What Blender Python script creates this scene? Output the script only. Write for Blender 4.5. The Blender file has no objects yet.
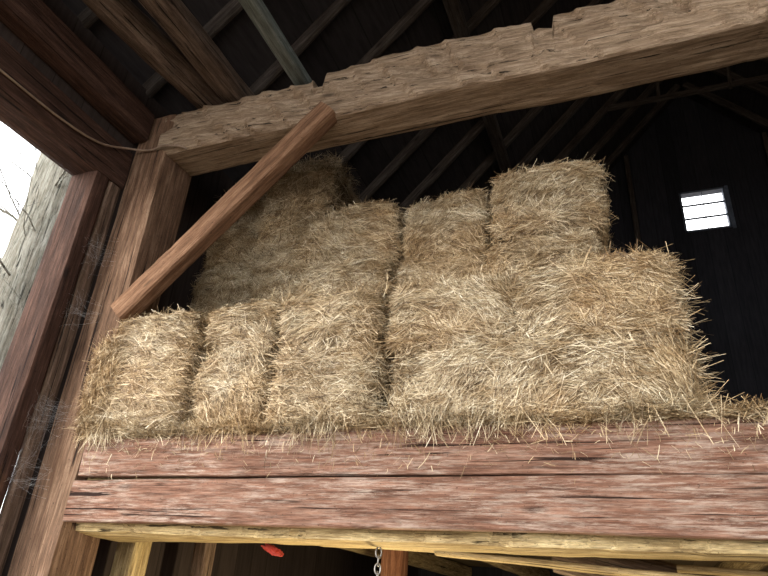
import bpy, bmesh, math, random
import numpy as np
from mathutils import Vector, Matrix
random.seed(4); rng=np.random.default_rng(11)
sc=bpy.context.scene
COL=sc.collection
def nz(v):
    v=np.array(v,float); return v/np.linalg.norm(v)
# ------------------------------------------------ helpers
def link(o,parent=None):
    COL.objects.link(o)
    if parent: o.parent=parent
    return o
def meta(o,label,cat,group=None,kind=None):
    o["label"]=label; o["category"]=cat
    if group:o["group"]=group
    if kind:o["kind"]=kind
    return o
class SN:
    """smooth pseudo noise as a sum of sines"""
    def __init__(s,seed,freq,oct=3,n=5,an=(1,1,1)):
        r=np.random.default_rng(seed); s.k=[];s.p=[];s.a=[]
        for o in range(oct):
            for i in range(n):
                d=nz(r.normal(size=3)); s.k.append(d*np.array(an)*freq*2**o*r.uniform(.7,1.3)); s.p.append(r.uniform(0,6.28)); s.a.append(.6**o)
        s.k=np.array(s.k);s.p=np.array(s.p);s.a=np.array(s.a); s.a/=np.sqrt((s.a**2).sum()/2)*2
    def __call__(s,P): return (np.sin(P@s.k.T+s.p)*s.a).sum(-1)
def mesh_np(name,V,F,mat,smooth=True):
    me=bpy.data.meshes.new(name); V=np.asarray(V,np.float32); F=np.asarray(F,np.int32)
    me.vertices.add(len(V)); me.vertices.foreach_set("co",V.ravel())
    k=F.shape[1]; me.loops.add(F.size); me.loops.foreach_set("vertex_index",F.ravel())
    me.polygons.add(len(F)); me.polygons.foreach_set("loop_start",np.arange(0,F.size,k,dtype=np.int32))
    me.update(calc_edges=True); me.validate()
    me.polygons.foreach_set("use_smooth",[smooth]*len(me.polygons))
    me.materials.append(mat); return me
# ------------------------------------------------ materials
def newmat(name):
    m=bpy.data.materials.new(name); m.use_nodes=True
    nt=m.node_tree; b=nt.nodes["Principled BSDF"]; return m,nt,b
def N(nt,t,**kw):
    n=nt.nodes.new(t)
    for k,v in kw.items(): setattr(n,k,v)
    return n
def ramp(nt,fac,stops):
    r=N(nt,"ShaderNodeValToRGB"); e=r.color_ramp.elements
    while len(e)<len(stops): e.new(.5)
    for i,(p,c) in enumerate(stops):
        e[i].position=p; e[i].color=(c[0],c[1],c[2],1)
    nt.links.new(fac,r.inputs[0]); return r.outputs[0]
def mix(nt,f,a,b,mode='MIX'):
    m=N(nt,"ShaderNodeMix",data_type='RGBA',blend_type=mode)
    if isinstance(f,float): m.inputs[0].default_value=f
    else: nt.links.new(f,m.inputs[0])
    for s,i in((a,6),(b,7)):
        if isinstance(s,tuple): m.inputs[i].default_value=(*s,1)
        else: nt.links.new(s,m.inputs[i])
    return m.outputs[2]
def noise(nt,vec,scale,detail=6,rough=.6,dist=0):
    n=N(nt,"ShaderNodeTexNoise"); n.inputs["Scale"].default_value=scale; n.inputs["Detail"].default_value=detail
    n.inputs["Roughness"].default_value=rough; n.inputs["Distortion"].default_value=dist
    nt.links.new(vec,n.inputs["Vector"]); return n.outputs["Fac"]
def mapping(nt,vec,s,loc=(0,0,0)):
    m=N(nt,"ShaderNodeMapping"); m.inputs["Scale"].default_value=s; m.inputs["Location"].default_value=loc
    nt.links.new(vec,m.inputs["Vector"]); return m.outputs[0]
def wood(name,dark,mid,light,patch=None,patch_amt=.5,crack=.42,grain=1.0,bump=.8,rough=.85,streak=.55,blotch=.7,knots=True,axe=0,bs=1.0):
    m,nt,b=newmat(name); tc=N(nt,"ShaderNodeTexCoord").outputs["Object"]
    oi=N(nt,"ShaderNodeObjectInfo").outputs["Random"]
    add=N(nt,"ShaderNodeVectorMath",operation='ADD'); nt.links.new(tc,add.inputs[0])
    cm=N(nt,"ShaderNodeMath",operation='MULTIPLY'); nt.links.new(oi,cm.inputs[0]); cm.inputs[1].default_value=13.0
    nt.links.new(cm.outputs[0],add.inputs[1]); v=add.outputs[0]
    g=noise(nt,mapping(nt,v,(2.0*grain,30*grain,30*grain)),1.6,10,.76,.25)
    c=ramp(nt,g,[(.36,dark),(.5,mid),(.62,light)])
    fs=noise(nt,mapping(nt,v,(5,130,130),(1,5,3)),1.5,5,.7,.1)
    c=mix(nt,streak,c,ramp(nt,fs,[(.3,(.42,.40,.39)),(.5,(1,1,1)),(.7,(1.55,1.53,1.5))]),'MULTIPLY')
    big=noise(nt,mapping(nt,v,(2.4*bs,12*bs,12*bs)),1.5,9,.74)
    c=mix(nt,ramp(nt,big,[(.40,(0,0,0)),(.60,(blotch,)*3)]),c,mix(nt,1.0,c,(.50,.43,.37),'MULTIPLY'))
    sp_=noise(nt,mapping(nt,v,(60,90,90)),1.5,3,.6)
    c=mix(nt,ramp(nt,sp_,[(.30,(.8,.8,.8)),(.36,(0,0,0))]),c,tuple(x*.4 for x in dark))
    if knots:
        vo=N(nt,"ShaderNodeTexVoronoi"); vo.inputs["Scale"].default_value=1.0; nt.links.new(mapping(nt,v,(2.3,7,7)),vo.inputs["Vector"])
        c=mix(nt,ramp(nt,vo.outputs["Distance"],[(.05,(.85,.85,.85)),(.13,(0,0,0))]),c,tuple(x*.4 for x in dark))
    if patch:
        p=noise(nt,mapping(nt,v,(4.0,44,44),(3,1,2)),1.6,9,.8,.2)
        pm=noise(nt,mapping(nt,v,(1.4,6,6),(9,1,2)),1.3,7,.7)
        mm0=N(nt,"ShaderNodeMath",operation='MULTIPLY'); nt.links.new(ramp(nt,p,[(.47,(0,0,0)),(.60,(patch_amt,)*3)]),mm0.inputs[0]); nt.links.new(ramp(nt,pm,[(.42,(.12,.12,.12)),(.58,(1,1,1))]),mm0.inputs[1])
        c=mix(nt,mm0.outputs[0],c,patch)
    ck=noise(nt,mapping(nt,v,(1.0,44,44),(7,2,5)),1.3,5,.6,.4)
    ckr=ramp(nt,ck,[(crack-.09,(.0,.0,.0)),(crack-.05,(1,1,1))])
    c=mix(nt,ckr,tuple(x*.2 for x in dark),c)
    nt.links.new(c,b.inputs["Base Color"]); b.inputs["Roughness"].default_value=rough
    b.inputs["Specular IOR Level"].default_value=.2
    bp=N(nt,"ShaderNodeBump"); bp.inputs["Strength"].default_value=bump; bp.inputs["Distance"].default_value=.012
    mm=N(nt,"ShaderNodeMath",operation='MULTIPLY'); nt.links.new(g,mm.inputs[0]); nt.links.new(ckr,mm.inputs[1])
    m2=N(nt,"ShaderNodeMath",operation='MULTIPLY_ADD'); nt.links.new(fs,m2.inputs[0]); m2.inputs[1].default_value=.35; nt.links.new(mm.outputs[0],m2.inputs[2])
    last=m2.outputs[0]
    if axe:
        ax=N(nt,"ShaderNodeTexVoronoi",feature='F1'); ax.inputs["Scale"].default_value=1.0; nt.links.new(mapping(nt,v,(7,7,5)),ax.inputs["Vector"])
        m3=N(nt,"ShaderNodeMath",operation='MULTIPLY_ADD'); nt.links.new(ax.outputs["Distance"],m3.inputs[0]); m3.inputs[1].default_value=axe; nt.links.new(last,m3.inputs[2]); last=m3.outputs[0]
    nt.links.new(last,bp.inputs["Height"]); nt.links.new(bp.outputs[0],b.inputs["Normal"])
    return m
M_tie=wood("hewn_oak",(.17,.12,.077),(.315,.232,.158),(.44,.345,.25),crack=.435,blotch=.6,axe=.4)
M_fascia=wood("red_brown_weathered_wood",(.11,.052,.033),(.205,.105,.070),(.30,.175,.125),patch=(.48,.385,.315),patch_amt=.75,crack=.44,streak=.9,blotch=.55)
M_post=wood("post_wood",(.09,.052,.032),(.18,.108,.068),(.28,.185,.122),crack=.44)
M_brace=wood("brace_wood",(.13,.068,.036),(.225,.125,.072),(.32,.19,.115),crack=.39)
M_jamb=wood("dark_red_brown_jamb_wood",(.036,.019,.013),(.07,.036,.025),(.12,.066,.047),crack=.44)
M_lightplank=wood("pale_weathered_plank",(.09,.06,.042),(.16,.11,.078),(.27,.19,.145),crack=.44)
M_rafter=wood("rafter_wood",(.038,.031,.026),(.072,.059,.050),(.115,.096,.082),crack=.38)
M_yellow=wood("yellow_pine",(.30,.215,.10),(.54,.42,.215),(.70,.575,.33),crack=.45,streak=.9,blotch=.7)
M_pole=wood("pole_wood",(.08,.055,.04),(.155,.112,.083),(.24,.178,.138),crack=.44,bump=1.3)
M_redpost=wood("rust_red_post_wood",(.12,.05,.025),(.20,.09,.05),(.28,.14,.085),crack=.38)
M_tin=wood("grey_green_joist",(.08,.10,.09),(.14,.165,.155),(.21,.235,.225),crack=.36,bump=.3,knots=False)
M_bark=wood("bark",(.13,.13,.105),(.25,.245,.205),(.36,.355,.31),crack=.47,bump=1.2,grain=.9,knots=False)
def straw_mat(name,stops):
    m,nt,b=newmat(name); geo=N(nt,"ShaderNodeNewGeometry")
    c=ramp(nt,geo.outputs["Random Per Island"],stops)
    n=noise(nt,mapping(nt,geo.outputs["Position"],(4,4,10)),1.6,5,.72)
    c=mix(nt,ramp(nt,n,[(.42,(0,0,0)),(.60,(1,1,1))]),c,mix(nt,1.0,c,(.58,.50,.40),'MULTIPLY'))
    n2=noise(nt,mapping(nt,geo.outputs["Position"],(1.9,1.9,2.5),(4,4,4)),1.3,2,.5)
    c=mix(nt,ramp(nt,n2,[(.42,(0,0,0)),(.62,(.55,.55,.55))]),c,mix(nt,1.0,c,(.94,.76,.54),'MULTIPLY'))
    nt.links.new(c,b.inputs["Base Color"]); b.inputs["Roughness"].default_value=.5
    b.inputs["Specular IOR Level"].default_value=.4
    return m
M_straw=straw_mat("straw",[(0,(.12,.08,.042)),(.25,(.32,.235,.13)),(.5,(.52,.415,.26)),(.78,(.70,.59,.40)),(1,(.90,.82,.64))])
m,nt,b=newmat("bale_core"); M_core=m
tc=N(nt,"ShaderNodeTexCoord").outputs["Object"]
g1=noise(nt,mapping(nt,tc,(60,60,9)),1.5,6,.7,1.5); g2=noise(nt,mapping(nt,tc,(10,60,70)),1.5,6,.7,1.5)
mx=N(nt,"ShaderNodeMath",operation='MAXIMUM'); nt.links.new(g1,mx.inputs[0]); nt.links.new(g2,mx.inputs[1])
c=ramp(nt,mx.outputs[0],[(.45,(.05,.032,.016)),(.6,(.15,.105,.055)),(.75,(.32,.24,.13))])
nt.links.new(c,b.inputs["Base Color"]); b.inputs["Roughness"].default_value=.9
bp=N(nt,"ShaderNodeBump"); bp.inputs["Strength"].default_value=1; bp.inputs["Distance"].default_value=.02
nt.links.new(mx.outputs[0],bp.inputs["Height"]); nt.links.new(bp.outputs[0],b.inputs["Normal"])
def plain(name,col,rough=.7,metal=0,var=.3,scale=20):
    m,nt,b=newmat(name); tc=N(nt,"ShaderNodeTexCoord").outputs["Object"]
    n=noise(nt,tc,scale,4); c=ramp(nt,n,[(.3,tuple(x*(1-var) for x in col)),(.7,tuple(min(1,x*(1+var)) for x in col))])
    nt.links.new(c,b.inputs["Base Color"]); b.inputs["Roughness"].default_value=rough; b.inputs["Metallic"].default_value=metal
    return m
M_twine=plain("twine",(.26,.16,.07)); M_cable=plain("cable",(.24,.17,.12)); M_steel=plain("chain_steel",(.25,.24,.23),.45,.8)
M_red=plain("red_cloth",(.38,.035,.02)); M_web=plain("cobweb",(.55,.55,.55)); M_dirt=plain("dirt",(.16,.12,.085),scale=3)
M_winframe=plain("window_frame_wood",(.10,.12,.16))
def boards(name,axis,col,width=.2,gapd=.0):
    m,nt,b=newmat(name); tc=N(nt,"ShaderNodeTexCoord").outputs["Object"]
    sep=N(nt,"ShaderNodeSeparateXYZ"); nt.links.new(tc,sep.inputs[0])
    d=N(nt,"ShaderNodeMath",operation='DIVIDE'); nt.links.new(sep.outputs[axis],d.inputs[0]); d.inputs[1].default_value=width
    fr=N(nt,"ShaderNodeMath",operation='FRACT'); nt.links.new(d.outputs[0],fr.inputs[0])
    fl=N(nt,"ShaderNodeMath",operation='FLOOR'); nt.links.new(d.outputs[0],fl.inputs[0])
    wn=N(nt,"ShaderNodeTexWhiteNoise",noise_dimensions='1D'); nt.links.new(fl.outputs[0],wn.inputs["W"])
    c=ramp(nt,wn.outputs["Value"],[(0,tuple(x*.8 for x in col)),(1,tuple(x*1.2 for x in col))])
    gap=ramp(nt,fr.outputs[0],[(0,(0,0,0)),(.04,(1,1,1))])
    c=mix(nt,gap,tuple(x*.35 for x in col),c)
    n=noise(nt,mapping(nt,tc,(20,20,2) if axis!=2 else (2,2,20)),2,6)
    c=mix(nt,.6,c,ramp(nt,n,[(.3,(.4,.4,.4)),(.7,(1.2,1.2,1.2))]),'MULTIPLY')
    nt.links.new(c,b.inputs["Base Color"]); b.inputs["Roughness"].default_value=.9; b.inputs["Specular IOR Level"].default_value=.1
    return m
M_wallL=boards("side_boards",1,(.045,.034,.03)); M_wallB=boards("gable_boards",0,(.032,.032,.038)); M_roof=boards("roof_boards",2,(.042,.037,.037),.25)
M_deck=boards("deck_boards",0,(.25,.19,.11),.18)
# ------------------------------------------------ beams
def beam_mesh(name,L,w,h,mat,rough=.006,seed=0,seg=.03,rnd=.012,topf=None,k=5,hewn=0,hl=(.12,.32)):
    ns=max(2,int(L/seg)); xs=np.linspace(0,L,ns+1)
    prof=[]
    for i in range(k): prof.append((i/k,0))
    for i in range(k): prof.append((1,i/k))
    for i in range(k): prof.append((1-i/k,1))
    for i in range(k): prof.append((0,1-i/k))
    prof=np.array(prof)
    y=prof[:,0]*w; z=prof[:,1]*h
    cy=np.where((prof[:,0]==0)|(prof[:,0]==1),1,0)*np.where((prof[:,1]==0)|(prof[:,1]==1),1,0)
    y=y+cy*np.where(prof[:,0]==0,rnd,-rnd)*.5; z=z+cy*np.where(prof[:,1]==0,rnd,-rnd)*.5
    sn=SN(seed,3,4); sn2=SN(seed+9,3,4); nr=len(prof)
    V=np.zeros((ns+1,nr,3)); V[:,:,0]=xs[:,None]; V[:,:,1]=y; V[:,:,2]=z
    Q=V*np.array([1,3,3]); V[:,:,1]+=rough*sn(Q); V[:,:,2]+=rough*sn2(Q)
    if hewn:
        rr=np.random.default_rng(seed+5); Es=[]
        for q in range(3):
            ed=[-.5]
            while ed[-1]<L+.8: ed.append(ed[-1]+rr.uniform(*hl))
            Es.append((np.array(ed),rr.uniform(.2,1.2,len(ed))))
        for j,(py,pz) in enumerate(prof):
            E,A=Es[0] if pz<.4 else Es[1] if pz<.72 else Es[2]
            sh=xs+.22*pz+.06*py
            idx=np.clip(np.searchsorted(E,sh)-1,0,len(E)-2)
            fr=(sh-E[idx])/(E[idx+1]-E[idx]); off=np.minimum(fr/.85,(1-fr)/.15)*hewn*A[idx]
            if py==0: V[:,j,1]+=off
            if pz==0: V[:,j,2]+=off*.15
            if pz==1: V[:,j,2]-=off*.25
    if topf is not None:
        f=prof[:,1][None,:]; V[:,:,2]+=f*topf(xs)[:,None]
    V=V.reshape(-1,3); F=[]
    for i in range(ns):
        a=i*nr;b_=a+nr
        for j in range(nr):
            j2=(j+1)%nr; F.append((a+j,a+j2,b_+j2,b_+j))
    me=bpy.data.meshes.new(name)
    me.from_pydata(V.tolist(),[],[tuple(reversed(f)) for f in F]+[tuple(range(nr)),tuple(reversed(range(ns*nr,ns*nr+nr)))])
    bm=bmesh.new(); bm.from_mesh(me); bmesh.ops.recalc_face_normals(bm,faces=bm.faces); bm.to_mesh(me); bm.free()
    me.materials.append(mat); return me
def beam(name,p0,p1,w,h,mat,label,cat,up=(0,0,1),parent=None,**kw):
    p0=Vector(p0);p1=Vector(p1);L=(p1-p0).length; x=(p1-p0).normalized(); y=Vector(up).cross(x).normalized(); z=x.cross(y)
    group=kw.pop("group",None); kind=kw.pop("kind",None)
    me=beam_mesh(name,L,w,h,mat,**kw); o=bpy.data.objects.new(name,me)
    R=Matrix((x,y,z)).transposed(); org=p0-y*(w/2)-z*(h/2)
    o.matrix_world=Matrix.Translation(org)@R.to_4x4(); link(o,parent)
    if cat: meta(o,label,cat,group,kind)
    return o
def tube_mesh(name,paths,mat,nr=6):
    V=[];F=[]
    for pts,rs in paths:
        b0=len(V); n=len(pts)
        for i,p in enumerate(pts):
            t=nz(np.array(pts[min(i+1,n-1)])-np.array(pts[max(i-1,0)])); a=nz(np.cross(t,(.3,.5,.81))); c_=np.cross(t,a)
            for j in range(nr):
                q=j/nr*6.283; V.append(np.array(p)+rs[i]*(math.cos(q)*a+math.sin(q)*c_))
        for i in range(n-1):
            for j in range(nr): F.append((b0+i*nr+j,b0+i*nr+(j+1)%nr,b0+(i+1)*nr+(j+1)%nr,b0+(i+1)*nr+j))
    return mesh_np(name,V,F,mat)
def catmull(pts,sub=8):
    P=[np.array(p,float) for p in pts]; P=[2*P[0]-P[1]]+P+[2*P[-1]-P[-2]]; out=[]
    for i in range(1,len(P)-2):
        for s in range(sub):
            t=s/sub; out.append(.5*((2*P[i])+(P[i+1]-P[i-1])*t+(2*P[i-1]-5*P[i]+4*P[i+1]-P[i+2])*t*t+(3*P[i]-P[i-1]-3*P[i+1]+P[i+2])*t**3))
    out.append(P[-2]); return out
def pole(name,p0,p1,r,mat,label,cat,seed=0,r1=None,group=None,nseg=40,rough=.008,bend=.03):
    p0=Vector(p0);p1=Vector(p1);L=(p1-p0).length; r1=r1 or r
    x=(p1-p0).normalized(); up=Vector((0,0,1)) if abs(x.z)<.9 else Vector((0,1,0)); y=up.cross(x).normalized(); z=x.cross(y)
    nr=22; V=[];sn=SN(seed,5,4); sb=SN(seed+3,1.5,1)
    for i in range(nseg+1):
        t=i/nseg
        for j in range(nr):
            a=j/nr*2*math.pi; q=np.array([t*L*.6,math.cos(a)*.7,math.sin(a)*.7]); rr=(r+(r1-r)*t)+rough*float(sn(q))
            bb=bend*float(sb(np.array([t*L,0,0])))
            V.append((t*L,math.cos(a)*rr+bb,math.sin(a)*rr))
    F=[(i*nr+j,i*nr+(j+1)%nr,(i+1)*nr+(j+1)%nr,(i+1)*nr+j) for i in range(nseg) for j in range(nr)]
    F+= [tuple(reversed(range(nr))),tuple(range(nseg*nr,nseg*nr+nr))]
    me=bpy.data.meshes.new(name); me.from_pydata(V,[],F); me.materials.append(mat)
    for p in me.polygons: p.use_smooth=True
    o=bpy.data.objects.new(name,me); o.matrix_world=Matrix.Translation(p0)@Matrix((x,y,z)).transposed().to_4x4(); link(o)
    if cat: meta(o,label,cat,group)
    return o
def boxes(name,bs,mat,kind="structure",label=None,cat=None):
    V=[];F=[]
    for (x0,y0,z0,x1,y1,z1) in bs:
        k=len(V); V+=[(x0,y0,z0),(x1,y0,z0),(x1,y1,z0),(x0,y1,z0),(x0,y0,z1),(x1,y0,z1),(x1,y1,z1),(x0,y1,z1)]
        F+=[(k,k+3,k+2,k+1),(k+4,k+5,k+6,k+7),(k,k+1,k+5,k+4),(k+1,k+2,k+6,k+5),(k+2,k+3,k+7,k+6),(k+3,k,k+4,k+7)]
    me=bpy.data.meshes.new(name); me.from_pydata(V,[],F); me.materials.append(mat)
    o=bpy.data.objects.new(name,me); link(o); o["kind"]=kind
    if label:o["label"]=label
    if cat:o["category"]=cat
    return o
# ------------------------------------------------ shell
boxes("floor",[(-30,-30,-.1,30,30,0)],M_dirt,label="packed dirt ground of the barn and yard",cat="ground")
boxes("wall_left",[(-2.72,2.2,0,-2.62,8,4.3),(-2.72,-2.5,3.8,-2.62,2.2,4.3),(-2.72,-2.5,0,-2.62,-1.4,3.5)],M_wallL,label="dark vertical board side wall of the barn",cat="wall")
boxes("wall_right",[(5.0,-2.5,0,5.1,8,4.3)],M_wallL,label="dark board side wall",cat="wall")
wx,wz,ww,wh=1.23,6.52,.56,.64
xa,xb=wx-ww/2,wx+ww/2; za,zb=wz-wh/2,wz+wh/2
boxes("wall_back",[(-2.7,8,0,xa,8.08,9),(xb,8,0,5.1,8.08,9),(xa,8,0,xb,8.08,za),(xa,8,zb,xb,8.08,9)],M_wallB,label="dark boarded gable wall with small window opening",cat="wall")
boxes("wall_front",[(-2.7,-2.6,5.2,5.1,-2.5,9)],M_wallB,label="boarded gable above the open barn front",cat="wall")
fw=.025
o=boxes("window_1",[(xa,7.99,za,xa+fw,8.10,zb),(xb-fw,7.99,za,xb,8.10,zb),(xa,7.99,za,xb,8.10,za+fw),(xa,7.99,zb-fw,xb,8.10,zb),
   (xa,8.0,wz-.12,xb,8.02,wz-.10),(xa,8.0,wz+.09,xb,8.02,wz+.11),(wx-.004,8.0,za,wx+.004,8.02,zb),
   (xb,7.97,za-.03,xb+.04,7.995,zb)],M_winframe,label="small bright window with thin horizontal bars",cat="window")
def slab(name,pts,th,mat,label):
    a,b_,c_,d=[Vector(p) for p in pts]; n=(b_-a).cross(d-a).normalized()*th
    V=[a,b_,c_,d,a+n,b_+n,c_+n,d+n]
    me=bpy.data.meshes.new(name); me.from_pydata([tuple(v) for v in V],[],[(0,3,2,1),(4,5,6,7),(0,1,5,4),(1,2,6,5),(2,3,7,6),(3,0,4,7)]); me.materials.append(mat)
    o=bpy.data.objects.new(name,me); link(o); o["kind"]="structure"; o["label"]=label; o["category"]="roof"; return o
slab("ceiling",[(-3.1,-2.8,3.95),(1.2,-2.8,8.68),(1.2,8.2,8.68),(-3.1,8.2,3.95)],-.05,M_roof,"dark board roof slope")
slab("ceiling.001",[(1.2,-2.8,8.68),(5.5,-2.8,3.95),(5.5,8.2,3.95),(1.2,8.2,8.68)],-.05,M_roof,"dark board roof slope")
i=0
for y in np.arange(-2.2,8.0,.55):
    i+=1
    beam("rafter",(-2.75,y,4.22),(1.15,y,8.5),.06,.12,M_rafter,"dark sawn roof rafter under the boards","rafter",seed=i,seg=.3,k=2,rough=.008,group="roof rafters")
    beam("rafter",(1.25,y,8.5),(5.1,y,4.22),.06,.12,M_rafter,"dark sawn roof rafter under the boards","rafter",seed=i+40,seg=.3,k=2,rough=.008,group="roof rafters")
for (x,z) in ((-1.0,5.95),(3.4,5.95)):
    beam("purlin",(x,-2.4,z),(x,7.95,z),.12,.12,M_rafter,"long dark roof purlin running under the rafters","purlin",seed=int(z),seg=.2,k=3,group="roof purlins")
for y,z in ((6.6,7.35),):
    beam("collar_tie",(.15,y,z),(2.25,y,z),.05,.08,M_rafter,"short dark tie between roof slopes","beam",seed=int(y*3),seg=.2,k=2)
for x,y in ((.75,6.6),(1.55,6.6)):
    beam("strut",(x,y,7.3),(x+.05,y,8.2),.05,.05,M_rafter,"short dark roof strut","strut",up=(0,1,0),seed=int(x*9),seg=.2,k=2,group="roof struts")
for x in (.35,2.1):
    beam("gable_stud",(x,7.93,4.6),(x,7.93,7.55),.07,.10,M_rafter,"dark upright stud against the gable boards","stud",up=(0,1,0),seed=int(x*7),seg=.2,k=2,group="gable studs")
# ------------------------------------------------ main frame
sn_t=SN(321,55,3)
def tf(x):
    X=x-2.42; f=np.where(X<-1.43,-.035,0.0)
    f=f+np.where((X>-1.43)&(X<-1.36),-.095,0); f=f+np.where((X>-.24)&(X<-.14),-.07,0)
    f=f+np.where(X>-.14,.02,0); f=f-.022*np.clip(np.sin(X*4.3+1),.5,1)+.014
    f=f+.005*sn_t(np.c_[X,X*0,X*0])
    return f
beam("tie_beam",(-2.42,2.325,3.935),(3.5,2.325,3.935),.26,.34,M_tie,"long rough-hewn tan-brown tie beam with notched upper edge","beam",rough=.010,seed=5,seg=.012,rnd=.014,topf=tf,k=10,hewn=.030,hl=(.12,.28))
beam("post",(-2.475,2.325,0),(-2.475,2.325,4.06),.25,.25,M_post,"square brown timber barn post beside the hay loft","post",up=(0,1,0),rough=.006,seed=8)
beam("brace",(-2.37,2.215,2.74),(-1.31,2.215,3.82),.10,.125,M_brace,"diagonal reddish-brown timber brace between post and tie beam","brace",rough=.005,seed=12,hewn=.004)
beam("door_jamb",(-2.70,2.05,0),(-2.70,2.05,3.55),.1,.2,M_jamb,"dark red-brown vertical timber jamb of the side doorway","door jamb",up=(1,0,0),rough=.006,seed=15)
beam("wall_plank",(-2.615,2.15,0),(-2.615,2.15,3.55),.09,.03,M_lightplank,"weathered pale vertical plank beside the timber post","plank",up=(1,0,0),rough=.004,seed=17)
beam("door_lintel",(-2.70,-2.4,3.68),(-2.70,2.2,3.68),.2,.27,M_jamb,"dark reddish timber lintel over the side doorway","lintel",rough=.008,seed=19)
beam("wall_girt",(-2.56,-2.4,3.98),(-2.56,2.19,3.98),.12,.2,M_jamb,"dark brown horizontal timber above the doorway lintel","beam",rough=.008,seed=21)
pole("roof_pole",(-2.50,-.4,4.19),(-2.17,2.42,4.19),.088,M_pole,"round weathered pole laid on the tie beam","pole",seed=31,group="loft poles",rough=.014,nseg=70)
pole("roof_pole",(-2.06,-.6,4.19),(-2.00,2.42,4.19),.080,M_pole,"round weathered pole laid on the tie beam","pole",seed=35,group="loft poles",rough=.014,nseg=70)
beam("joist",(-1.55,-2.4,4.16),(-1.55,2.44,4.16),.09,.08,M_tin,"narrow grey-green joist resting on the tie beam","joist",rough=.001,seed=23)
# loft edge
beam("loft_edge_board",(-2.335,2.22,2.019),(3.5,2.22,2.019),.05,.178,M_fascia,"faded reddish-brown upper plank along the loft edge","plank",rough=.004,seed=41,rnd=.007,group="loft edge planks",hewn=.002)
beam("loft_edge_board",(-2.35,2.22,1.835),(3.5,2.22,1.835),.05,.179,M_fascia,"faded reddish-brown lower plank along the loft edge","plank",rough=.004,seed=47,rnd=.007,group="loft edge planks",hewn=.002)
beam("loft_girder",(-2.34,2.44,1.845),(3.5,2.44,1.845),.36,.285,M_yellow,"rough yellow-brown pine girder carrying the loft floor","beam",rough=.010,seed=51,rnd=.02,hewn=.024,hl=(.12,.4))
for x in (-2.0,-1.1,-.3,.6,1.5,2.4):
    beam("floor_joist",(x,2.64,1.92),(x,7.95,1.92),.12,.14,M_yellow,"yellowish floor joist under the loft deck","joist",seed=int(x*10)+60,seg=.1,k=3,group="loft floor joists")
for k_,(x0,x1,y0,y1,z0,z1) in enumerate(((-.75,-.05,2.50,2.62,1.70,1.665),(-.15,.62,2.62,2.50,1.67,1.635),(.1,.9,2.75,2.7,1.69,1.67))):
    beam("broken_board",(x0,y0,z0),(x1,y1,z1),.12,.022,M_yellow,"thin broken yellowish board nailed under the loft","board",seed=90+k_,rough=.006,group="broken boards under loft")
boxes("loft_deck",[(-2.6,2.25,2.0,5.0,8,2.095)],M_deck,label="plank deck of the hay loft",cat="loft floor")
beam("under_post",(-2.42,2.75,0),(-2.42,2.75,1.98),.13,.13,M_yellow,"pale post standing under the loft","post",up=(0,1,0),seed=71,group="posts under loft")
beam("under_post",(-2.35,3.25,0),(-2.35,3.25,1.98),.10,.10,M_lightplank,"pale post standing under the loft","post",up=(0,1,0),seed=72,group="posts under loft")
beam("under_post",(-1.45,3.95,0),(-1.45,3.95,1.98),.14,.13,M_redpost,"rust-red post standing under the loft","post",up=(0,1,0),seed=73,group="posts under loft")
pole("leaning_log",(-.35,3.1,1.76),(.9,2.75,1.44),.085,M_pole,"pale debarked log hanging under the loft floor","log",seed=75)
# ------------------------------------------------ straw
def strands(P,D,Nn,L,W,bend,r):
    n=len(P); D=D/np.linalg.norm(D,axis=1)[:,None]
    S=np.cross(D,Nn+r.normal(0,.45,(n,3))); S/=np.linalg.norm(S,axis=1)[:,None]+1e-9
    B=np.cross(D,S)*r.choice([-1,1],n)[:,None]*.35+S*r.normal(0,.7,n)[:,None]
    T=np.array([0,.33,.67,1.0]); V=np.zeros((n,8,3))
    for i,t in enumerate(T):
        c=P+D*(L*(t-.5))[:,None]+B*(bend*L*(4*(t-.5)**2))[:,None]
        w=(W*(.5 if i in(0,3) else .55))[:,None]
        V[:,2*i]=c-S*w; V[:,2*i+1]=c+S*w
    base=(np.arange(n)*8)[:,None]
    F=np.concatenate([base+np.array([2*i,2*i+1,2*i+3,2*i+2])[None] for i in range(3)],axis=0)
    return V.reshape(-1,3),F
def bale_disp(P,w,d,h,sns,pinch=.026,tw=(-.2,.2),sag=0):
    sn,fl=sns
    hx,hy,hz=w/2,d/2,h/2; C=P-np.array([0,0,hz]); H=np.array([hx,hy,hz]); U=C/H
    p=9.0; m=(np.abs(U)**p).sum(1)**(1/p)+1e-9
    mx_=np.abs(U).max(1); C=C*(mx_/m)[:,None]
    nrm=C/H; nrm=np.sign(nrm)*np.abs(nrm)**5; nrm/=np.linalg.norm(nrm,axis=1)[:,None]+1e-9
    dd=.018*sn(P)+.018*fl(P)
    for xt in tw: dd-=pinch*np.exp(-((P[:,0]-xt*w)/.022)**2)
    if sag:
        q=(P[:,2]/h-.58+.06*np.sin(P[:,0]*14)); dd-=sag*np.exp(-(q/.07)**2)*(np.abs(nrm[:,2])<.7)
    return C+np.array([0,0,hz])+nrm*dd[:,None],nrm
def rand_face(n,w,d,h,r,front=.45,top=.2):
    pr=np.array([front,.05,.10,.10,top,.04]); pr/=pr.sum(); f=r.choice(6,n,p=pr)
    a=r.uniform(-.5,.5,n); c=r.uniform(-.5,.5,n); P=np.zeros((n,3)); Nn=np.zeros((n,3))
    def put(k,cols,nn):
        m=f==k; P[m]=np.column_stack([q[m] if isinstance(q,np.ndarray) else np.full(m.sum(),q) for q in cols]); Nn[m]=nn
    put(0,[a*w,-d/2,(c+.5)*h],(0,-1,0)); put(1,[a*w,d/2,(c+.5)*h],(0,1,0))
    put(2,[-w/2,a*d,(c+.5)*h],(-1,0,0)); put(3,[w/2,a*d,(c+.5)*h],(1,0,0))
    put(4,[a*w,c*d,h],(0,0,1)); put(5,[a*w,c*d,0.0],(0,0,-1))
    return P,Nn
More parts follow.
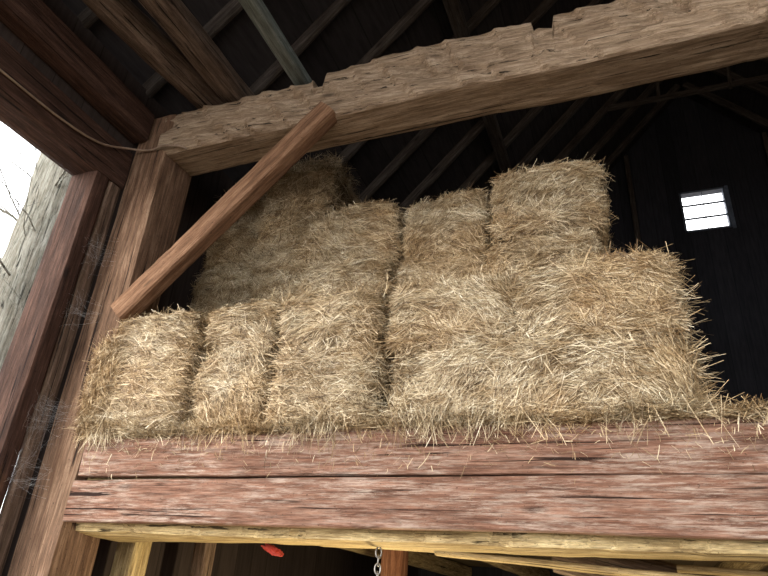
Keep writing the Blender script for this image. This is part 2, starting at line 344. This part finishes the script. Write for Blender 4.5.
def make_bale(w,d,h,seed,n,messy=.02,top=.2,horiz=.5,tight=.4,tw=(-.2,.2),Lm=.085,sag=0,ragged=0):
    n=int(n*1.3)
    r=np.random.default_rng(seed); sn=(SN(seed,8,3),SN(seed+3,38,2,an=(.25,.25,1)))
    bm=bmesh.new(); bmesh.ops.create_cube(bm,size=1); bmesh.ops.subdivide_edges(bm,edges=bm.edges,cuts=24,use_grid_fill=True)
    P=np.array([v.co[:] for v in bm.verts])*np.array([w,d,h])+np.array([0,0,h/2])
    Q,_=bale_disp(P,w,d,h,sn,tw=tw,sag=sag); Q-=(_*.016)
    Q[:,2]=np.clip(Q[:,2],.003,None)
    for v,q in zip(bm.verts,Q): v.co=q
    core=bpy.data.meshes.new("hay_bale"); bm.to_mesh(core); bm.free(); core.materials.append(M_core)
    for p in core.polygons:p.use_smooth=True
    P,Nn=rand_face(n,w,d,h,r,top=top); Q,nr=bale_disp(P,w,d,h,sn,tw=tw,sag=sag)
    ang=SN(seed+5,8,2)(P)*.9
    t1=np.cross(Nn,np.array([.02,.03,1.0])); bad=np.linalg.norm(t1,axis=1)<.1; t1[bad]=(1,0,0); t1/=np.linalg.norm(t1,axis=1)[:,None]; t2=np.cross(Nn,t1)
    an=ang+r.normal(0,horiz,n); rnd_=r.random(n)<.24; an[rnd_]=r.uniform(-1.57,1.57,rnd_.sum())
    D=t1*np.cos(an)[:,None]+t2*np.sin(an)[:,None]
    D-=nr*(D*nr).sum(1)[:,None]; D/=np.linalg.norm(D,axis=1)[:,None]+1e-9
    D+=nr*r.normal(0,.10,n)[:,None]
    out=r.random(n)<messy; D[out]+=nr[out]*r.uniform(.2,1.0,out.sum())[:,None]+np.c_[np.zeros(out.sum()),np.zeros(out.sum()),-r.uniform(0,.5,out.sum())]
    L=np.clip(r.lognormal(math.log(Lm),.5,n),.02,.24); W=r.uniform(.0011,.0024,n); W[r.random(n)<.06]*=1.7
    ex=np.minimum(w/2-np.abs(P[:,0]),.10)/.10; ez=np.minimum(h-P[:,2],.07)/.07
    fr_=(Nn[:,1]!=0); L=np.where((fr_|(Nn[:,2]!=0))&(r.random(n)<.92),L*(tight+(1-tight)*ex),L)
    L=np.where(fr_&(np.abs(D[:,2])>.4)&(r.random(n)<.93),L*(.3+.7*np.clip(ez,0,1)),L)
    if ragged:   # long stalks poking out of the open end
        rg=(Nn[:,0]>0)&(r.random(n)<ragged); k_=rg.sum()
        D[rg]=np.c_[r.uniform(.5,1.2,k_),r.normal(-.3,.5,k_),r.normal(-.1,.6,k_)]; L[rg]=r.uniform(.08,.24,k_)
    Q=Q+nr*(r.uniform(-.013,.009,n)+np.where(out,.012,0))[:,None]
    V,F=strands(Q,D,nr,L,W,r.uniform(.0,.08,n),r); V[:,2]=np.maximum(V[:,2],-.02)
    st=mesh_np("straw",V,F,M_straw,False)
    TV=[];TF=[]
    for xt in tw:
        ring=[]
        for (y0,z0,y1,z1) in ((-d/2,0,-d/2,h),(-d/2,h,d/2,h),(d/2,h,d/2,0),(d/2,0,-d/2,0)):
            for t in np.linspace(0,1,14,endpoint=False): ring.append((xt*w,y0+(y1-y0)*t,z0+(z1-z0)*t))
        q,nn=bale_disp(np.array(ring),w,d,h,sn,tw=tw,sag=sag); q=q+nn*.006; m=len(q); b0=len(TV)
        for i in range(m):
            tg=nz(q[(i+1)%m]-q[i-1]); s=np.array([1.0,0,0]); u=np.cross(tg,s)
            for j in range(6):
                a=j/6*6.283; TV.append(q[i]+.0022*(math.cos(a)*s+math.sin(a)*u))
        for i in range(m):
            for j in range(6): TF.append((b0+i*6+j,b0+i*6+(j+1)%6,b0+((i+1)%m)*6+(j+1)%6,b0+((i+1)%m)*6+j))
    tw_=mesh_np("twine",TV,TF,M_twine)
    return core,st,tw_
def place_bale(ms,loc,rot,label,group):
    o=bpy.data.objects.new("hay_bale",ms[0]); o.location=loc; o.rotation_euler=rot; link(o); meta(o,label,"hay bale",group)
    s=bpy.data.objects.new("straw",ms[1]); link(s,o); s["kind"]="stuff"
    t=bpy.data.objects.new("twine",ms[2]); link(t,o)
    return o
G="hay bales stacked on the loft"
B=[(-2.345,-1.865,2.17,.62,2.10,.60,.0,.03,.33,.03,.012,"tall golden-brown hay bale beside the timber post"),
   (-1.83,-1.45,2.225,.58,2.10,.62,.02,-.04,.33,.025,.04,"tall sagging hay bale on the loft edge"),
   (-1.405,-.95,2.19,.60,2.10,.635,-.015,.02,.33,.025,.035,"tall frayed hay bale bulging over the loft edge"),
   (-.915,.225,2.225,.75,2.10,.325,0,.0,.5,.03,0,"long compressed straw bale along the loft edge"),
   (-.92,-.385,2.245,.72,2.425,.325,.01,.02,.6,.025,0,"broad straw bale in the lower tier"),
   (-.37,.225,2.24,.72,2.425,.335,-.01,-.01,.6,.04,0,"broad frayed straw bale at the open end")]
for k_,(a,b_,yf,d,z,h,ry,rz,ti,me_,sg,lab) in enumerate(B):
    w=b_-a; n=int(16500*(h/.33)**.8*(w/.5)**.9)
    ms=make_bale(w,d,h+.008,101+k_,n,messy=me_,tight=ti,tw=(-.2,.2) if w<.8 else (-.36,-.13,.14,.37),sag=sg,ragged=.10 if k_ in(3,5) else 0)
    place_bale(ms,((a+b_)/2,yf+d/2,z),(0,ry,rz),lab,G)
up=[(-1.60,-1.10,.0,2.68,.393),(-1.075,-.605,.01,2.71,.398),(-.575,-.03,.04,2.68,.405)]
sd=140
for ci,(a,b_,dz,yf,h) in enumerate(up):
    for l in range(2):
        sd+=1; w=b_-a; d=.75
        ms=make_bale(w,d,h+.008,sd,14500,messy=.03,top=.28 if l else .1,tight=.4)
        place_bale(ms,((a+b_)/2+(.012 if l else -.008),yf+d/2+random.uniform(-.01,.02)+(-.03 if (l and ci==2) else .03*l),2.765+l*h),(0,random.uniform(-.025,.025),random.uniform(-.05,.05)),
          "straw bale on the upper tier with frayed stalks",G)
bm_=[make_bale(.48,.8,.33,900+i,9000,messy=.04,horiz=.9,Lm=.085) for i in range(3)]
for c_,(x,nl) in enumerate(((-2.345,6),(-1.85,6))):
    for l in range(nl):
        top_=c_==0 and l==5
        tilt=-.16 if top_ else (.04 if l==nl-1 else random.uniform(-.03,.03))
        place_bale(bm_[(l+c_)%3],(x+random.uniform(-.01,.01)+(.04 if top_ else 0),3.26+random.uniform(-.03,.03)+.02*l*(c_==0),2.10+l*.328-(.02 if top_ else 0)),(0,tilt,random.uniform(-.06,.06)),
          "shadowed shaggy hay bale in the rear heap",G)
def loose(name,n,seed,label,xr,yr,zf,down,cl_amp=.012,vert=.16,yf=None,Dm=(0,0,0),Lm=.075,ds=1):
    r=np.random.default_rng(seed); x=r.uniform(*xr,n); cl=SN(seed,6,3)(np.c_[x,x*0,x*0]); y=r.uniform(*yr,n)
    P=np.c_[x,y,zf(r,n,x)+cl_amp*cl]; D=np.c_[r.normal(0,1,n),r.normal(0,.5,n),r.normal(0,vert,n)]+np.array(Dm)
    hang=r.random(n)<down*(.5+.9*cl); P[hang,1]=r.uniform(yr[0]-.018,yr[0]-.004,hang.sum()); D[hang]=np.c_[r.normal(0,.6,hang.sum()),r.normal(-.02,.1,hang.sum()),np.full(hang.sum(),-1.0)]
    P[hang,2]-=r.uniform(0,.05,hang.sum())*ds
    if yf is not None: P[:,1]=yf(P,r)
    L=np.clip(r.lognormal(math.log(Lm),.45,n),.02,.18)
    V,F=strands(P,D,np.tile([0,-.5,1.0],(n,1)),L,r.uniform(.0011,.0025,n),r.uniform(.0,.12,n),r)
    o=bpy.data.objects.new(name,mesh_np(name,V,F,M_straw,False)); link(o); meta(o,label,"loose straw",None,"stuff")
loose("loose_straw",30000,5,"loose matted straw spilling over the loft edge planks",(-2.34,1.2),(2.175,2.30),lambda r,n,x:2.105+np.abs(r.normal(0,.026,n))*(1+.35*np.sin(x*5))*np.where(x>.25,.5,1)+.004,.13,cl_amp=.016,vert=.22)
loose("loose_straw",1100,15,"stray straw bits clinging to the loft edge planks",(-2.3,1.0),(2.178,2.186),lambda r,n,x:2.10-np.abs(r.normal(0,.065,n)),.5,vert=.8,Lm=.028)
loose("loose_straw",2500,7,"loose straw piled at the end of the bales",(.22,.9),(2.21,2.75),lambda r,n,x:2.10+np.abs(r.normal(0,.022,n))*np.clip(1.6-2.2*(x-.24),.3,2)+.004,.0,vert=.3)
loose("loose_straw",5000,6,"loose straw scattered along the top of the lower bale tier",(-1.6,.15),(2.30,2.66),lambda r,n,x:2.765+np.abs(r.normal(0,.016,n)),.1,vert=.25,ds=.6)
loose("loose_straw",6000,8,"loose straw slumped on the rear heap",(-2.45,-1.6),(2.86,3.2),lambda r,n,x:3.93+.17*np.clip((x+2.4)/.45,0,1)-.03+np.abs(r.normal(0,.025,n)),.0,cl_amp=.02,vert=.3)
loose("loose_straw",3500,9,"shaggy tuft of hay bulging over the post corner",(-2.41,-2.25),(2.12,2.19),
      lambda r,n,x:2.11+np.clip(r.beta(1.2,1.2,n),0,1)*(.51-.9*np.clip(-2.36-x,0,1)*1.2),.0,vert=1.0,Lm=.06,
      yf=lambda P,r:2.195-r.uniform(0,1,len(P))*np.clip(.05*(1-np.clip((-2.36-P[:,0])/.07,0,1)**2)+.004,0.004,1)*np.clip(np.sin((P[:,2]-2.08)/.58*3.14),.15,1))
# ------------------------------------------------ small things
pts=catmull([(-2.59,-.5,3.60),(-2.585,.6,3.61),(-2.585,1.35,3.63),(-2.585,1.7,3.645),(-2.58,1.95,3.69),(-2.57,2.13,3.79),(-2.5,2.18,3.80),(-2.42,2.175,3.785),(-2.36,2.175,3.80),(-2.30,2.18,3.79),(-2.24,2.185,3.775),(-2.20,2.20,3.758)])
o=bpy.data.objects.new("electric_cable",tube_mesh("electric_cable",[(pts,[.006]*len(pts))],M_cable,8)); link(o); meta(o,"thin brown cable stapled along lintel and post","cable")
ch=bpy.data.objects.new("chain",None); ch.location=(-.955,2.42,1.70); link(ch); meta(ch,"short steel link chain hanging under the loft girder","chain")
for i in range(9):
    V=[];ns,nr=20,6
    for a in range(ns):
        t=a/ns*6.283; cx,cz=math.cos(t)*.011,math.sin(t)*.019; rx,rz=math.cos(t),math.sin(t)
        for j in range(nr):
            b2=j/nr*6.283; V.append((cx+rx*.0035*math.cos(b2),.0035*math.sin(b2),cz+rz*.0035*math.cos(b2)))
    F=[(a*nr+j,a*nr+(j+1)%nr,((a+1)%ns)*nr+(j+1)%nr,((a+1)%ns)*nr+j) for a in range(ns) for j in range(nr)]
    o=bpy.data.objects.new("chain_link",mesh_np("chain_link",V,F,M_steel)); o.location=(0,0,-.015-i*.029); o.rotation_euler=(0,0,(i%2)*1.57+.4); link(o,ch)
bm=bmesh.new(); bmesh.ops.create_icosphere(bm,subdivisions=5,radius=1); s1=SN(5,3.4,4)
P=np.array([v.co[:] for v in bm.verts]); rad=1+.6*s1(P); Q=P*rad[:,None]*np.array([.044,.022,.014])
for v,q in zip(bm.verts,Q): v.co=q
me=bpy.data.meshes.new("red_rag"); bm.to_mesh(me); bm.free(); me.materials.append(M_red)
o=bpy.data.objects.new("red_rag",me); o.location=(-1.46,2.50,1.685); o.rotation_euler=(0,.3,0); link(o); meta(o,"small crumpled red rag under the loft girder","rag")
r=np.random.default_rng(3)
for (cz,nn,sp) in ((2.20,80,.07),(1.95,50,.06),(2.75,40,.05),(3.1,45,.05)):
    V=[];F=[]
    for i in range(nn):
        u=r.normal(0,sp); a=np.array([-2.595,r.uniform(2.06,2.14),cz+u]); b3=np.array([r.uniform(-2.59,-2.47),2.192,cz+u*.6+r.normal(0,.03)])
        if r.random()<.4:
            a,b3=(np.array([-2.59,r.uniform(2.05,2.19),cz+r.normal(0,sp)]) for _ in range(2))
        side=nz(np.cross(b3-a,r.normal(size=3)))*.0002; sag=r.uniform(.0,.02); k=len(V); T=np.linspace(0,1,6)
        for t in T:
            c0=a*(1-t)+b3*t+np.array([0,0,-sag*4*t*(1-t)])+r.normal(0,.002,3); V+=[c0-side,c0+side]
        F+=[(k+2*j,k+2*j+1,k+2*j+3,k+2*j+2) for j in range(5)]
    o=bpy.data.objects.new("cobweb",mesh_np("cobweb",V,F,M_web,False)); link(o); meta(o,"pale dusty cobweb between plank and post","cobweb","cobwebs","stuff")
# outside tree
t=pole("tree",(-6.5,4.55,0),(-6.28,4.45,7.5),.42,M_bark,"mossy pale grey-brown tree trunk standing outside the doorway","tree",seed=81,r1=.32,nseg=120,rough=.04,bend=.09)
tinv=t.matrix_world.inverted(); paths=[]
random.seed(9)
def grow(p,d,r0,n,lvl):
    pts=[tinv@p];rs=[r0]
    for s in range(n):
        p=p+d*.22; d=(d+Vector((random.uniform(-.3,.3),random.uniform(-.3,.3),random.uniform(-.15,.25)))).normalized(); pts.append(tinv@p); rs.append(r0*(1-.85*(s+1)/n))
        if lvl<2 and random.random()<.55: grow(p,(d+Vector((random.uniform(-.9,.9),random.uniform(-.9,.9),random.uniform(-.4,.6)))).normalized(),rs[-1]*.6,n-1,lvl+1)
    paths.append(([tuple(q) for q in pts],rs))
for i in range(30):
    a=random.uniform(0,6.28); grow(Vector((-6.38,4.5,random.uniform(3.0,7.3))),Vector((math.cos(a),math.sin(a),.5)).normalized(),random.uniform(.010,.022),8,0)
o=bpy.data.objects.new("branches",tube_mesh("branches",paths,M_bark,5)); link(o,t); o["kind"]="stuff"
# ------------------------------------------------ camera
X=-nz((-1703,-197,-628)); Z=nz((89,1236,-628)); Z=nz(Z-X*np.dot(X,Z)); Y=np.cross(Z,X)
cam=bpy.data.cameras.new("camera"); co=bpy.data.objects.new("camera",cam); COL.objects.link(co)
R=Matrix((X.tolist(),Y.tolist(),Z.tolist())); co.matrix_world=Matrix.Translation((0,0,1.5))@R.to_4x4()
cam.sensor_width=36; cam.lens=628/768*36; sc.camera=co
# ------------------------------------------------ light
w=bpy.data.worlds.new("overcast"); sc.world=w; w.use_nodes=True; nt=w.node_tree; bg=nt.nodes["Background"]
g=N(nt,"ShaderNodeTexCoord"); sp=N(nt,"ShaderNodeSeparateXYZ"); nt.links.new(g.outputs["Generated"],sp.inputs[0])
c=ramp(nt,sp.outputs[2],[(0,(.90,.90,.91)),(1,(.95,.98,1.0))]); nt.links.new(c,bg.inputs[0]); bg.inputs[1].default_value=4.8
s=bpy.data.lights.new("sun",'SUN'); s.energy=4.4; s.angle=math.radians(32); s.color=(1,.95,.88)
so=bpy.data.objects.new("sun",s); link(so); d=Vector((.6,1.0,-.25)); so.rotation_euler=d.to_track_quat('-Z','Y').to_euler()
l=bpy.data.lights.new("work_bulb",'POINT'); l.energy=95; l.color=(1,.82,.50); l.shadow_soft_size=.06
lo=bpy.data.objects.new("work_bulb",l); lo.location=(-1.0,3.0,.85); link(lo)
sc.view_settings.view_transform='Standard'
